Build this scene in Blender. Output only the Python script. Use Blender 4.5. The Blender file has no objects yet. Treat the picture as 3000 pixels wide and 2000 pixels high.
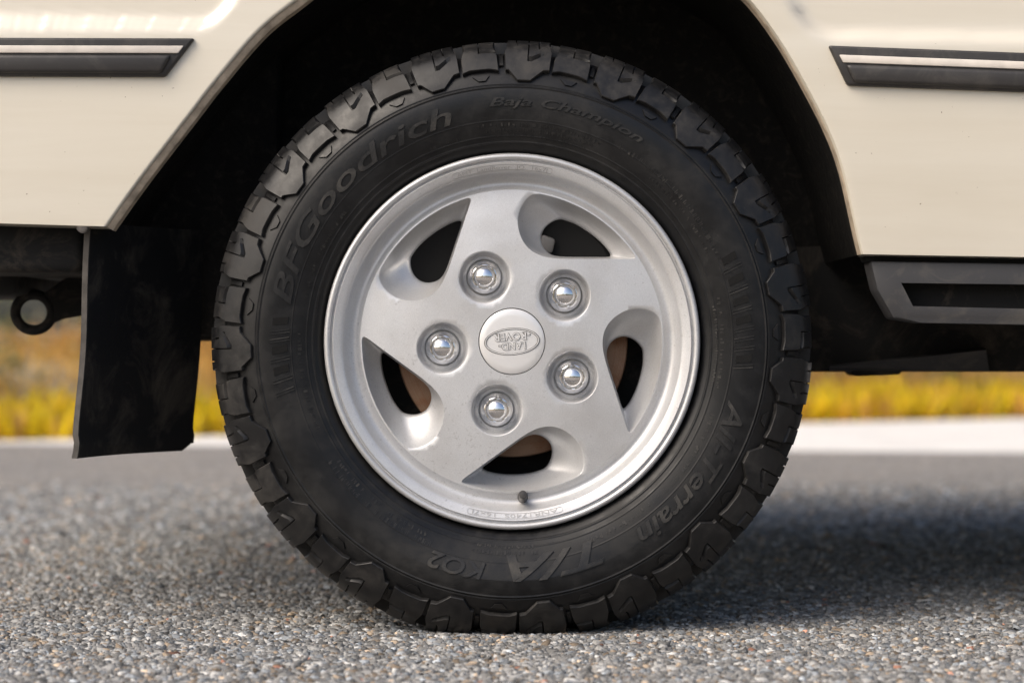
import bpy, bmesh, math, random
import numpy as np
from mathutils import Vector, Matrix
from mathutils.geometry import delaunay_2d_cdt

random.seed(7)
rng = np.random.default_rng(7)
PI = math.pi
R = math.radians
scene = bpy.context.scene
COL = scene.collection

# ------------------------------------------------------------------ camera
HUB = 0.344                 # height of the axle
DIST = 2.833                # camera to the wheel face
FPX = 2500.0 * DIST         # focal length in pixels of the 3000 px wide photograph
cam = bpy.data.cameras.new("camera")
cam.lens = 85.0
cam.sensor_width = 36.0
cam.clip_start = 0.05
cam.clip_end = 2000.0
cam.dof.use_dof = True
cam.dof.focus_distance = DIST - 0.01
cam.dof.aperture_fstop = 3.8
cam.dof.aperture_blades = 0
camo = bpy.data.objects.new("camera", cam)
camo.location = (0.0, -DIST, HUB)
camo.rotation_euler = (R(90), 0, 0)
COL.objects.link(camo)
scene.camera = camo

# ------------------------------------------------------------------ sky, sun, exposure
SUN_ELEV = 44.0
SUN_AZ = 232.0              # degrees clockwise from +Y, where the light comes from
world = bpy.data.worlds.new("World")
scene.world = world
world.use_nodes = True
wn = world.node_tree.nodes
wl = world.node_tree.links
bg = wn["Background"]
sky = wn.new("ShaderNodeTexSky")
sky.sky_type = 'NISHITA'
sky.sun_disc = False
sky.sun_elevation = R(SUN_ELEV)
sky.sun_rotation = R(SUN_AZ)
sky.air_density = 1.0
sky.dust_density = 5.0
sky.ozone_density = 1.0
wl.new(sky.outputs[0], bg.inputs[0])
bg.inputs[1].default_value = 0.15

sl = bpy.data.lights.new("sun", 'SUN')
sl.energy = 1.5
sl.angle = R(40)
sl.color = (1.0, 0.94, 0.85)
so = bpy.data.objects.new("sun", sl)
az = R(SUN_AZ)
sd = Vector((math.sin(az) * math.cos(R(SUN_ELEV)), math.cos(az) * math.cos(R(SUN_ELEV)), math.sin(R(SUN_ELEV))))
so.rotation_euler = sd.to_track_quat('Z', 'Y').to_euler()
so.location = sd * 20
COL.objects.link(so)

scene.view_settings.view_transform = 'Standard'
scene.view_settings.look = 'None'
scene.view_settings.exposure = 0.40
scene.view_settings.gamma = 1.0
scene.view_settings.use_curve_mapping = False

# ------------------------------------------------------------------ helpers
def px(X, Y, y=0.0):
    """photograph pixel at a known depth y behind the wheel face -> world point"""
    D = DIST + y
    return ((X - 1502.0) / FPX * D, y, HUB + (1001.0 - Y) / FPX * D)

def link(o, parent=None):
    COL.objects.link(o)
    if parent is not None:
        o.parent = parent
    return o

def mesh_data(name, verts, faces, mat, smooth=True, sharp=40):
    me = bpy.data.meshes.new(name)
    me.from_pydata([tuple(v) for v in verts], [], [tuple(f) for f in faces])
    me.update()
    if smooth:
        me.polygons.foreach_set("use_smooth", [True] * len(me.polygons))
        if sharp:
            me.set_sharp_from_angle(angle=R(sharp))
    if mat:
        me.materials.append(mat)
    return me

def mesh_obj(name, verts, faces, mat, parent=None, smooth=True, sharp=40):
    return link(bpy.data.objects.new(name, mesh_data(name, verts, faces, mat, smooth, sharp)), parent)

def bm_obj(name, bm, mat, parent=None, smooth=True, sharp=40):
    bmesh.ops.recalc_face_normals(bm, faces=bm.faces[:])
    me = bpy.data.meshes.new(name)
    bm.to_mesh(me)
    bm.free()
    if smooth:
        me.polygons.foreach_set("use_smooth", [True] * len(me.polygons))
        if sharp:
            me.set_sharp_from_angle(angle=R(sharp))
    me.materials.append(mat)
    return link(bpy.data.objects.new(name, me), parent)

def recalc(me):
    bm = bmesh.new()
    bm.from_mesh(me)
    bmesh.ops.recalc_face_normals(bm, faces=bm.faces[:])
    bm.to_mesh(me)
    bm.free()

def empty(name, loc, parent=None):
    o = bpy.data.objects.new(name, None)
    o.location = loc
    o.empty_display_size = 0.1
    return link(o, parent)

def tag(o, label=None, cat=None, kind=None, group=None):
    if label: o["label"] = label
    if cat: o["category"] = cat
    if kind: o["kind"] = kind
    if group: o["group"] = group
    return o

def lathe(prof, segs, a0=0.0, closed=True):
    """prof: list of (r, y); spun about the Y axis"""
    v, f = [], []
    n = len(prof)
    for i in range(segs):
        a = a0 + 2 * PI * i / segs
        c, s = math.cos(a), math.sin(a)
        for r, y in prof:
            v.append((r * c, y, r * s))
    for i in range(segs):
        j = (i + 1) % segs
        for k in range(n - 1):
            f.append((i * n + k, i * n + k + 1, j * n + k + 1, j * n + k))
    return v, f

def box_bm(bm, x0, x1, y0, y1, z0, z1, bev=0.0, seg=2):
    g = bmesh.ops.create_cube(bm, size=1.0)
    vs = g["verts"]
    for v in vs:
        v.co = Vector((x0 + (v.co.x + 0.5) * (x1 - x0), y0 + (v.co.y + 0.5) * (y1 - y0), z0 + (v.co.z + 0.5) * (z1 - z0)))
    if bev:
        es = set()
        for v in vs:
            es.update(v.link_edges)
        bmesh.ops.bevel(bm, geom=list(es), offset=bev, segments=seg, profile=0.5, affect='EDGES')

def prism(name, outline, y0, y1, mat, parent, bev=0.004, seg=2, sharp=40):
    """outline: list of (x, z); extruded from y0 (front) to y1"""
    bm = bmesh.new()
    fr = [bm.verts.new((x, y0, z)) for x, z in outline]
    bk = [bm.verts.new((x, y1, z)) for x, z in outline]
    bm.faces.new(fr)
    bm.faces.new(bk[::-1])
    n = len(outline)
    for i in range(n):
        j = (i + 1) % n
        bm.faces.new((fr[j], fr[i], bk[i], bk[j]))
    if bev:
        bmesh.ops.bevel(bm, geom=bm.edges[:], offset=bev, segments=seg, profile=0.5, affect='EDGES')
    return bm_obj(name, bm, mat, parent, sharp=sharp)

def catmull(pts, n):
    pts = [np.array(p, float) for p in pts]
    P = [2 * pts[0] - pts[1]] + pts + [2 * pts[-1] - pts[-2]]
    dense = []
    for i in range(1, len(P) - 2):
        for k in range(24):
            t = k / 24
            p0, p1, p2, p3 = P[i - 1], P[i], P[i + 1], P[i + 2]
            dense.append(0.5 * ((2 * p1) + (-p0 + p2) * t + (2 * p0 - 5 * p1 + 4 * p2 - p3) * t * t + (-p0 + 3 * p1 - 3 * p2 + p3) * t ** 3))
    dense.append(pts[-1])
    return resample(dense, n)

def resample(pts, n):
    p = np.array(pts, float)
    d = np.concatenate([[0], np.cumsum(np.linalg.norm(np.diff(p, axis=0), axis=1))])
    t = np.linspace(0, d[-1], n)
    return np.stack([np.interp(t, d, p[:, k]) for k in range(p.shape[1])], axis=1)

# ------------------------------------------------------------------ materials
def mixc(a, b, t):
    return tuple(a[i] + (b[i] - a[i]) * t for i in range(3))

def mat_new(name):
    m = bpy.data.materials.new(name)
    m.use_nodes = True
    nt = m.node_tree
    return m, nt, nt.nodes["Principled BSDF"]

def noise(nt, scale, detail=4, rough=0.55, coord="Object", dist=0.0, vec=None):
    n = nt.nodes.new("ShaderNodeTexNoise")
    n.inputs["Scale"].default_value = scale
    n.inputs["Detail"].default_value = detail
    n.inputs["Roughness"].default_value = rough
    n.inputs["Distortion"].default_value = dist
    if vec is None:
        tc = nt.nodes.new("ShaderNodeTexCoord")
        nt.links.new(tc.outputs[coord], n.inputs["Vector"])
    else:
        nt.links.new(vec, n.inputs["Vector"])
    return n

def ramp(nt, src, stops):
    r = nt.nodes.new("ShaderNodeValToRGB")
    el = r.color_ramp.elements
    while len(el) < len(stops):
        el.new(0.5)
    for e, (p, c) in zip(el, stops):
        e.position = p
        e.color = (c[0], c[1], c[2], 1) if not isinstance(c, float) else (c, c, c, 1)
    nt.links.new(src, r.inputs[0])
    return r

def bump(nt, src, strength, dist, bsdf, prev=None):
    b = nt.nodes.new("ShaderNodeBump")
    b.inputs["Strength"].default_value = strength
    b.inputs["Distance"].default_value = dist
    nt.links.new(src, b.inputs["Height"])
    if prev is not None:
        nt.links.new(prev.outputs[0], b.inputs["Normal"])
    nt.links.new(b.outputs[0], bsdf.inputs["Normal"])
    return b

def simple(name, col, rough=0.5, metal=0.0, spec=0.5, var=0.0, vscale=30, bumps=None, coat=0.0):
    m, nt, b = mat_new(name)
    b.inputs["Base Color"].default_value = (*col, 1)
    b.inputs["Roughness"].default_value = rough
    b.inputs["Metallic"].default_value = metal
    b.inputs["Specular IOR Level"].default_value = spec
    b.inputs["Coat Weight"].default_value = coat
    b.inputs["Coat Roughness"].default_value = 0.06
    if var:
        n = noise(nt, vscale)
        lo = [c * (1 - var) for c in col]
        hi = [min(1, c * (1 + var)) for c in col]
        r = ramp(nt, n.outputs["Fac"], [(0.3, lo), (0.7, hi)])
        nt.links.new(r.outputs[0], b.inputs["Base Color"])
    if bumps:
        n2 = noise(nt, bumps[0], 3)
        bump(nt, n2.outputs["Fac"], bumps[1], bumps[2], b)
    return m

def paint_mat():
    m, nt, b = mat_new("cream_white_paint")
    n = noise(nt, 3.0, 3)
    r = ramp(nt, n.outputs["Fac"], [(0.3, (0.648, 0.604, 0.512)), (0.7, (0.682, 0.640, 0.550))])
    nt.links.new(r.outputs[0], b.inputs["Base Color"])
    # tiny dirt specks
    n2 = noise(nt, 160.0, 2)
    sp = ramp(nt, n2.outputs["Fac"], [(0.0, 0.0), (0.745, 0.0), (0.775, 1.0)])
    mx = nt.nodes.new("ShaderNodeMix"); mx.data_type = 'RGBA'
    nt.links.new(sp.outputs[0], mx.inputs[0])
    nt.links.new(r.outputs[0], mx.inputs[6])
    mx.inputs[7].default_value = (0.25, 0.20, 0.15, 1)
    nt.links.new(mx.outputs[2], b.inputs["Base Color"])
    tc = nt.nodes.new("ShaderNodeTexCoord")
    mp = nt.nodes.new("ShaderNodeMapping"); mp.inputs["Scale"].default_value = (1.2, 1.2, 14.0)
    nt.links.new(tc.outputs["Object"], mp.inputs[0])
    nf = noise(nt, 1.6, 6, 0.6, dist=0.4, vec=mp.outputs[0])
    fr = ramp(nt, nf.outputs["Fac"], [(0.3, (0.93, 0.915, 0.89)), (0.62, (1.0, 1.0, 1.0))])
    mf = nt.nodes.new("ShaderNodeMix"); mf.data_type = 'RGBA'; mf.blend_type = 'MULTIPLY'; mf.inputs[0].default_value = 1.0
    nt.links.new(mx.outputs[2], mf.inputs[6]); nt.links.new(fr.outputs[0], mf.inputs[7])
    nt.links.new(mf.outputs[2], b.inputs["Base Color"])
    rf = ramp(nt, nf.outputs["Fac"], [(0.3, 0.20), (0.65, 0.06)])
    nt.links.new(rf.outputs[0], b.inputs["Coat Roughness"])
    b.inputs["Roughness"].default_value = 0.34
    b.inputs["Coat Weight"].default_value = 1.0
    b.inputs["Coat Roughness"].default_value = 0.06
    n3 = noise(nt, 2.2, 2)
    bump(nt, n3.outputs["Fac"], 0.10, 0.02, b)
    return m

def silver_mat():
    m, nt, b = mat_new("silver_wheel_paint")
    n = noise(nt, 900.0, 2)
    r = ramp(nt, n.outputs["Fac"], [(0.35, (0.545, 0.55, 0.56)), (0.65, (0.625, 0.63, 0.638))])
    n1 = noise(nt, 14.0, 5)
    r1 = ramp(nt, n1.outputs["Fac"], [(0.35, (0.90, 0.885, 0.87)), (0.6, (1, 1, 1))])
    mx = nt.nodes.new("ShaderNodeMix"); mx.data_type = 'RGBA'; mx.blend_type = 'MULTIPLY'
    mx.inputs[0].default_value = 1.0
    nt.links.new(r.outputs[0], mx.inputs[6]); nt.links.new(r1.outputs[0], mx.inputs[7])
    n5 = noise(nt, 210.0, 4, 0.75)
    n6 = noise(nt, 7.0, 6, 0.6, dist=0.5)
    mm = nt.nodes.new("ShaderNodeMath"); mm.operation = 'MULTIPLY_ADD'; mm.inputs[1].default_value = 0.45
    nt.links.new(n6.outputs["Fac"], mm.inputs[0]); nt.links.new(n5.outputs["Fac"], mm.inputs[2])
    gr = ramp(nt, mm.outputs[0], [(0.86, 0.0), (0.99, 0.45)])
    mg = nt.nodes.new("ShaderNodeMix"); mg.data_type = 'RGBA'
    nt.links.new(gr.outputs[0], mg.inputs[0]); nt.links.new(mx.outputs[2], mg.inputs[6])
    mg.inputs[7].default_value = (0.10, 0.085, 0.07, 1)
    nt.links.new(mg.outputs[2], b.inputs["Base Color"])
    n7 = noise(nt, 46.0, 7, 0.8, dist=1.5)
    sc7 = ramp(nt, n7.outputs["Fac"], [(0.70, 0.0), (0.735, 0.55)])
    mg2 = nt.nodes.new("ShaderNodeMix"); mg2.data_type = 'RGBA'
    nt.links.new(sc7.outputs[0], mg2.inputs[0]); nt.links.new(mg.outputs[2], mg2.inputs[6])
    mg2.inputs[7].default_value = (0.22, 0.205, 0.19, 1)
    nt.links.new(mg2.outputs[2], b.inputs["Base Color"])
    ro = ramp(nt, n6.outputs["Fac"], [(0.3, 0.34), (0.7, 0.5)])
    nt.links.new(ro.outputs[0], b.inputs["Roughness"])
    b.inputs["Metallic"].default_value = 0.5
    b.inputs["Roughness"].default_value = 0.5
    b.inputs["Coat Weight"].default_value = 0.25
    b.inputs["Coat Roughness"].default_value = 0.25
    n2 = noise(nt, 1400.0, 2)
    bump(nt, n2.outputs["Fac"], 0.05, 0.0004, b)
    return m

def rubber_mat(name, base, dust, amount):
    m, nt, b = mat_new(name)
    tc = nt.nodes.new("ShaderNodeTexCoord"); oi = nt.nodes.new("ShaderNodeObjectInfo")
    sc_ = nt.nodes.new("ShaderNodeMath"); sc_.operation = 'MULTIPLY'; sc_.inputs[1].default_value = 37.0
    nt.links.new(oi.outputs["Random"], sc_.inputs[0])
    off = nt.nodes.new("ShaderNodeVectorMath"); off.operation = 'ADD'
    nt.links.new(tc.outputs["Object"], off.inputs[0]); nt.links.new(sc_.outputs[0], off.inputs[1])
    vec = off.outputs[0]
    n = noise(nt, 9.0, 9, 0.68, dist=0.6, vec=vec)
    n1 = noise(nt, 320.0, 3, vec=vec)
    n4 = noise(nt, 55.0, 6, 0.7, vec=vec)
    ad = nt.nodes.new("ShaderNodeMath"); ad.operation = 'MULTIPLY_ADD'
    nt.links.new(n4.outputs["Fac"], ad.inputs[0]); ad.inputs[1].default_value = 0.55
    nt.links.new(n.outputs["Fac"], ad.inputs[2])
    r = ramp(nt, ad.outputs[0], [(0.70, base), (0.80, mixc(base, dust, 0.25 * amount)), (0.95, mixc(base, dust, amount))])
    sp = ramp(nt, n1.outputs["Fac"], [(0.66, 0.0), (0.74, 1.0)])
    mul = nt.nodes.new("ShaderNodeMath"); mul.operation = 'MULTIPLY'; mul.inputs[1].default_value = 0.5 * amount
    nt.links.new(sp.outputs[0], mul.inputs[0])
    mx = nt.nodes.new("ShaderNodeMix"); mx.data_type = 'RGBA'
    nt.links.new(mul.outputs[0], mx.inputs[0])
    nt.links.new(r.outputs[0], mx.inputs[6]); mx.inputs[7].default_value = (dust[0], dust[1], dust[2], 1)
    nt.links.new(mx.outputs[2], b.inputs["Base Color"])
    rr = ramp(nt, ad.outputs[0], [(0.65, 0.33), (0.95, 0.62)])
    nt.links.new(rr.outputs[0], b.inputs["Roughness"])
    b.inputs["Specular IOR Level"].default_value = 0.34
    bump(nt, n1.outputs["Fac"], 0.10, 0.0006, b)
    return m

def dirty(name, base, mud, scale, lo, hi, rough=0.75, spec=0.3, bumps=(150, 0.4, 0.002)):
    """dark surface with dried splashes of pale road dirt"""
    m, nt, b = mat_new(name)
    n = noise(nt, scale, 9, 0.72, dist=0.8)
    r = ramp(nt, n.outputs["Fac"], [(lo, base), (hi, mud)])
    nt.links.new(r.outputs[0], b.inputs["Base Color"])
    b.inputs["Roughness"].default_value = rough
    b.inputs["Specular IOR Level"].default_value = spec
    n2 = noise(nt, bumps[0], 4)
    bump(nt, n2.outputs["Fac"], bumps[1], bumps[2], b)
    return m

def rust_disc_mat():
    m, nt, b = mat_new("rusty_brake_steel")
    tc = nt.nodes.new("ShaderNodeTexCoord")
    sx = nt.nodes.new("ShaderNodeSeparateXYZ")
    nt.links.new(tc.outputs["Object"], sx.inputs[0])
    cx = nt.nodes.new("ShaderNodeCombineXYZ")
    nt.links.new(sx.outputs[0], cx.inputs[0]); nt.links.new(sx.outputs[2], cx.inputs[1])
    ln = nt.nodes.new("ShaderNodeVectorMath"); ln.operation = 'LENGTH'
    nt.links.new(cx.outputs[0], ln.inputs[0])
    w = nt.nodes.new("ShaderNodeMath"); w.operation = 'MULTIPLY'; w.inputs[1].default_value = 2600
    nt.links.new(ln.outputs["Value"], w.inputs[0])
    n = nt.nodes.new("ShaderNodeTexNoise"); n.noise_dimensions = '1D'
    n.inputs["Scale"].default_value = 1.0
    nt.links.new(w.outputs[0], n.inputs["W"])
    n2 = noise(nt, 30, 6)
    ad = nt.nodes.new("ShaderNodeMath"); ad.operation = 'ADD'
    nt.links.new(n.outputs["Fac"], ad.inputs[0]); nt.links.new(n2.outputs["Fac"], ad.inputs[1])
    r = ramp(nt, ad.outputs[0], [(0.70, (0.15, 0.066, 0.030)), (0.92, (0.27, 0.125, 0.060)), (1.0, (0.30, 0.19, 0.125))])
    mp = nt.nodes.new("ShaderNodeMath"); mp.operation = 'MULTIPLY'; mp.inputs[1].default_value = 0.9
    nt.links.new(r.outputs[0], b.inputs["Base Color"])
    b.inputs["Metallic"].default_value = 0.35
    b.inputs["Roughness"].default_value = 0.5
    bump(nt, n.outputs["Fac"], 0.5, 0.0006, b)
    return m

def attr_mat(name, attr, rough=0.85, spec=0.3, trans=0.0, nscale=0, nbump=0.0):
    m, nt, b = mat_new(name)
    a = nt.nodes.new("ShaderNodeAttribute")
    a.attribute_name = attr
    nt.links.new(a.outputs["Color"], b.inputs["Base Color"])
    if nscale:
        n = noise(nt, nscale, 5, 0.7)
        r = ramp(nt, n.outputs["Fac"], [(0.3, (0.62, 0.61, 0.6)), (0.65, (1.12, 1.12, 1.12))])
        mx = nt.nodes.new("ShaderNodeMix"); mx.data_type = 'RGBA'; mx.blend_type = 'MULTIPLY'
        mx.inputs[0].default_value = 1.0
        nt.links.new(a.outputs["Color"], mx.inputs[6]); nt.links.new(r.outputs[0], mx.inputs[7])
        nt.links.new(mx.outputs[2], b.inputs["Base Color"])
        if nbump:
            bump(nt, n.outputs["Fac"], nbump, 0.001, b)
    b.inputs["Roughness"].default_value = rough
    b.inputs["Specular IOR Level"].default_value = spec
    if trans:
        out = nt.nodes["Material Output"]
        tr = nt.nodes.new("ShaderNodeBsdfTranslucent")
        nt.links.new(a.outputs["Color"], tr.inputs[0])
        ms = nt.nodes.new("ShaderNodeMixShader")
        ms.inputs[0].default_value = trans
        nt.links.new(b.outputs[0], ms.inputs[1]); nt.links.new(tr.outputs[0], ms.inputs[2])
        nt.links.new(ms.outputs[0], out.inputs[0])
    return m

def road_mat():
    m, nt, b = mat_new("chip_seal_asphalt")
    tc = nt.nodes.new("ShaderNodeTexCoord")
    v = nt.nodes.new("ShaderNodeTexVoronoi"); v.inputs["Scale"].default_value = 140
    nt.links.new(tc.outputs["Object"], v.inputs["Vector"])
    sp = nt.nodes.new("ShaderNodeSeparateColor")
    nt.links.new(v.outputs["Color"], sp.inputs[0])
    r = ramp(nt, sp.outputs[0], [(0.0, (0.26, 0.246, 0.228)), (0.5, (0.46, 0.436, 0.403)), (0.85, (0.58, 0.55, 0.507)), (1.0, (0.58, 0.47, 0.34))])
    r2 = ramp(nt, v.outputs["Distance"], [(0.25, (1, 1, 1)), (0.62, (0.35, 0.35, 0.36))])
    mx = nt.nodes.new("ShaderNodeMix"); mx.data_type = 'RGBA'; mx.blend_type = 'MULTIPLY'
    mx.inputs[0].default_value = 1.0
    nt.links.new(r.outputs[0], mx.inputs[6]); nt.links.new(r2.outputs[0], mx.inputs[7])
    n = noise(nt, 2.5, 5)
    n_b = noise(nt, 38.0, 7, 0.75)
    r_b = ramp(nt, n_b.outputs["Fac"], [(0.32, (0.55, 0.54, 0.53)), (0.5, (1.0, 0.98, 0.95)), (0.68, (1.5, 1.46, 1.40))])
    mxb = nt.nodes.new("ShaderNodeMix"); mxb.data_type = 'RGBA'; mxb.blend_type = 'MULTIPLY'
    mxb.inputs[0].default_value = 1.0
    nt.links.new(mx.outputs[2], mxb.inputs[6]); nt.links.new(r_b.outputs[0], mxb.inputs[7])
    mx = mxb
    r3 = ramp(nt, n.outputs["Fac"], [(0.3, (0.86, 0.86, 0.87)), (0.7, (1.10, 1.07, 1.03))])
    mx2 = nt.nodes.new("ShaderNodeMix"); mx2.data_type = 'RGBA'; mx2.blend_type = 'MULTIPLY'
    mx2.inputs[0].default_value = 1.0
    nt.links.new(mx.outputs[2], mx2.inputs[6]); nt.links.new(r3.outputs[0], mx2.inputs[7])
    nt.links.new(mx2.outputs[2], b.inputs["Base Color"])
    b.inputs["Roughness"].default_value = 0.85
    inv = nt.nodes.new("ShaderNodeMath"); inv.operation = 'SUBTRACT'; inv.inputs[0].default_value = 1.0
    nt.links.new(v.outputs["Distance"], inv.inputs[1])
    bump(nt, inv.outputs[0], 0.9, 0.006, b)
    return m

M_PAINT = paint_mat()
M_SILVER = silver_mat()
M_CAP = simple("silver_cap_paint", (0.74, 0.735, 0.73), 0.36, 0.35, 0.5, 0.03, 40, coat=0.3)
M_SHADE = simple("badge_line_shade", (0.17, 0.165, 0.16), 0.7)  # dark grey stands in for shade in the badge's recessed lines
M_CASTED = simple("darker_cast_silver", (0.36, 0.355, 0.35), 0.5, 0.4)  # darker silver than the rim, so the letters stand out
M_RUBBER = rubber_mat("tyre_rubber", (0.0045, 0.0046, 0.0052), (0.042, 0.040, 0.037), 0.26)
M_LUG = rubber_mat("tread_rubber", (0.0080, 0.0081, 0.0088), (0.075, 0.069, 0.062), 0.38)
M_GROOVE = simple("tyre_recess_black", (0.006, 0.006, 0.006), 0.75, spec=0.2)
M_CHROME = simple("polished_chrome", (0.86, 0.86, 0.87), 0.05, 1.0)
M_RUST = rust_disc_mat()
M_UNDER = dirty("underbody_black", (0.011, 0.011, 0.011), (0.07, 0.058, 0.045), 18, 0.50, 0.76, 0.8, 0.25, (60, 0.3, 0.003))
M_LINER = dirty("wheel_arch_coating", (0.010, 0.0095, 0.009), (0.045, 0.038, 0.03), 60, 0.52, 0.78, 0.9, 0.2, (120, 0.6, 0.004))
M_FLAP = dirty("mudflap_rubber", (0.0085, 0.0085, 0.009), (0.085, 0.072, 0.056), 13, 0.50, 0.80, 0.7, 0.3, (200, 0.25, 0.001))
M_FLAPEDGE = simple("pale_rubber_edge", (0.060, 0.055, 0.050), 0.85, var=0.5, vscale=40)
M_SILL = dirty("satin_black_sill_paint", (0.040, 0.040, 0.043), (0.11, 0.10, 0.085), 14, 0.50, 0.80, 0.55, 0.5, (700, 0.25, 0.0006))
M_TRIM = dirty("black_trim_plastic", (0.026, 0.024, 0.0235), (0.075, 0.068, 0.06), 20, 0.48, 0.80, 0.46, 0.5, (500, 0.12, 0.0005))
M_INSERT = simple("pale_trim_insert", (0.66, 0.61, 0.55), 0.35, 0.0, var=0.08, vscale=60)
M_STEEL = simple("dull_steel", (0.35, 0.34, 0.33), 0.4, 0.8, var=0.2)
M_LIP = simple("grimy_arch_lip", (0.41, 0.335, 0.25), 0.6, var=0.35, vscale=60)
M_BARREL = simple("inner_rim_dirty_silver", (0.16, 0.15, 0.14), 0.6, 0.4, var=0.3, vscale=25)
M_BITUMEN = simple("dark_bitumen", (0.050, 0.049, 0.048), 0.9, spec=0.3, var=0.4, vscale=150)
M_ROAD = road_mat()
M_STONE = attr_mat("road_stone", "col", 0.8, 0.35, nscale=420, nbump=0.3)
M_PALE = simple("pale_gravel_shoulder", (0.74, 0.70, 0.64), 0.9, var=0.10, vscale=4, bumps=(60, 0.6, 0.02))
M_SOIL = simple("dry_soil", (0.27, 0.21, 0.13), 0.95, var=0.3, vscale=3, bumps=(8, 0.8, 0.08))
M_GRASS = attr_mat("dry_grass_blades", "col", 0.7, 0.3, trans=0.4)
M_LEAF = attr_mat("scrub_leaves", "col", 0.55, 0.4, trans=0.3)

# ================================================================== SETTING
def sheet(name, pts, z, mat, sub=None):
    o = mesh_obj(name, [(x, y, z) for x, y in pts], [tuple(range(len(pts)))], mat, smooth=False)
    return tag(o, kind="structure")

# far road edge, from the left to the right of the view
RE = [(-60, 17.3), (-1.6, 5.27), (1.4, 4.67), (60, -7.0)]
def road_edge_y(x):
    return 5.27 + (x + 1.6) * (4.67 - 5.27) / 3.0
def bank_y(x):
    return 5.9 + (x + 1.72) * (8.15 - 5.9) / 3.72

terrain = sheet("terrain", [(-900, -900), (900, -900), (900, 1200), (-900, 1200)], -0.02, M_SOIL)
L = 40.0
road = sheet("road", [(-L, -9), (L, -9), (L, max(road_edge_y(L), -8)), (-L, road_edge_y(-L))], 0.0, M_ROAD)
tag(road, "grey chip seal asphalt road under the wheel", kind="structure")
shoulder = sheet("road_shoulder", [(-L, road_edge_y(-L)), (L, max(road_edge_y(L), -8)), (L, 31), (-6, 31), (-6, 4.0)], -0.008, M_PALE)
tag(shoulder, "pale gravel shoulder beyond the road", kind="structure")

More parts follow.
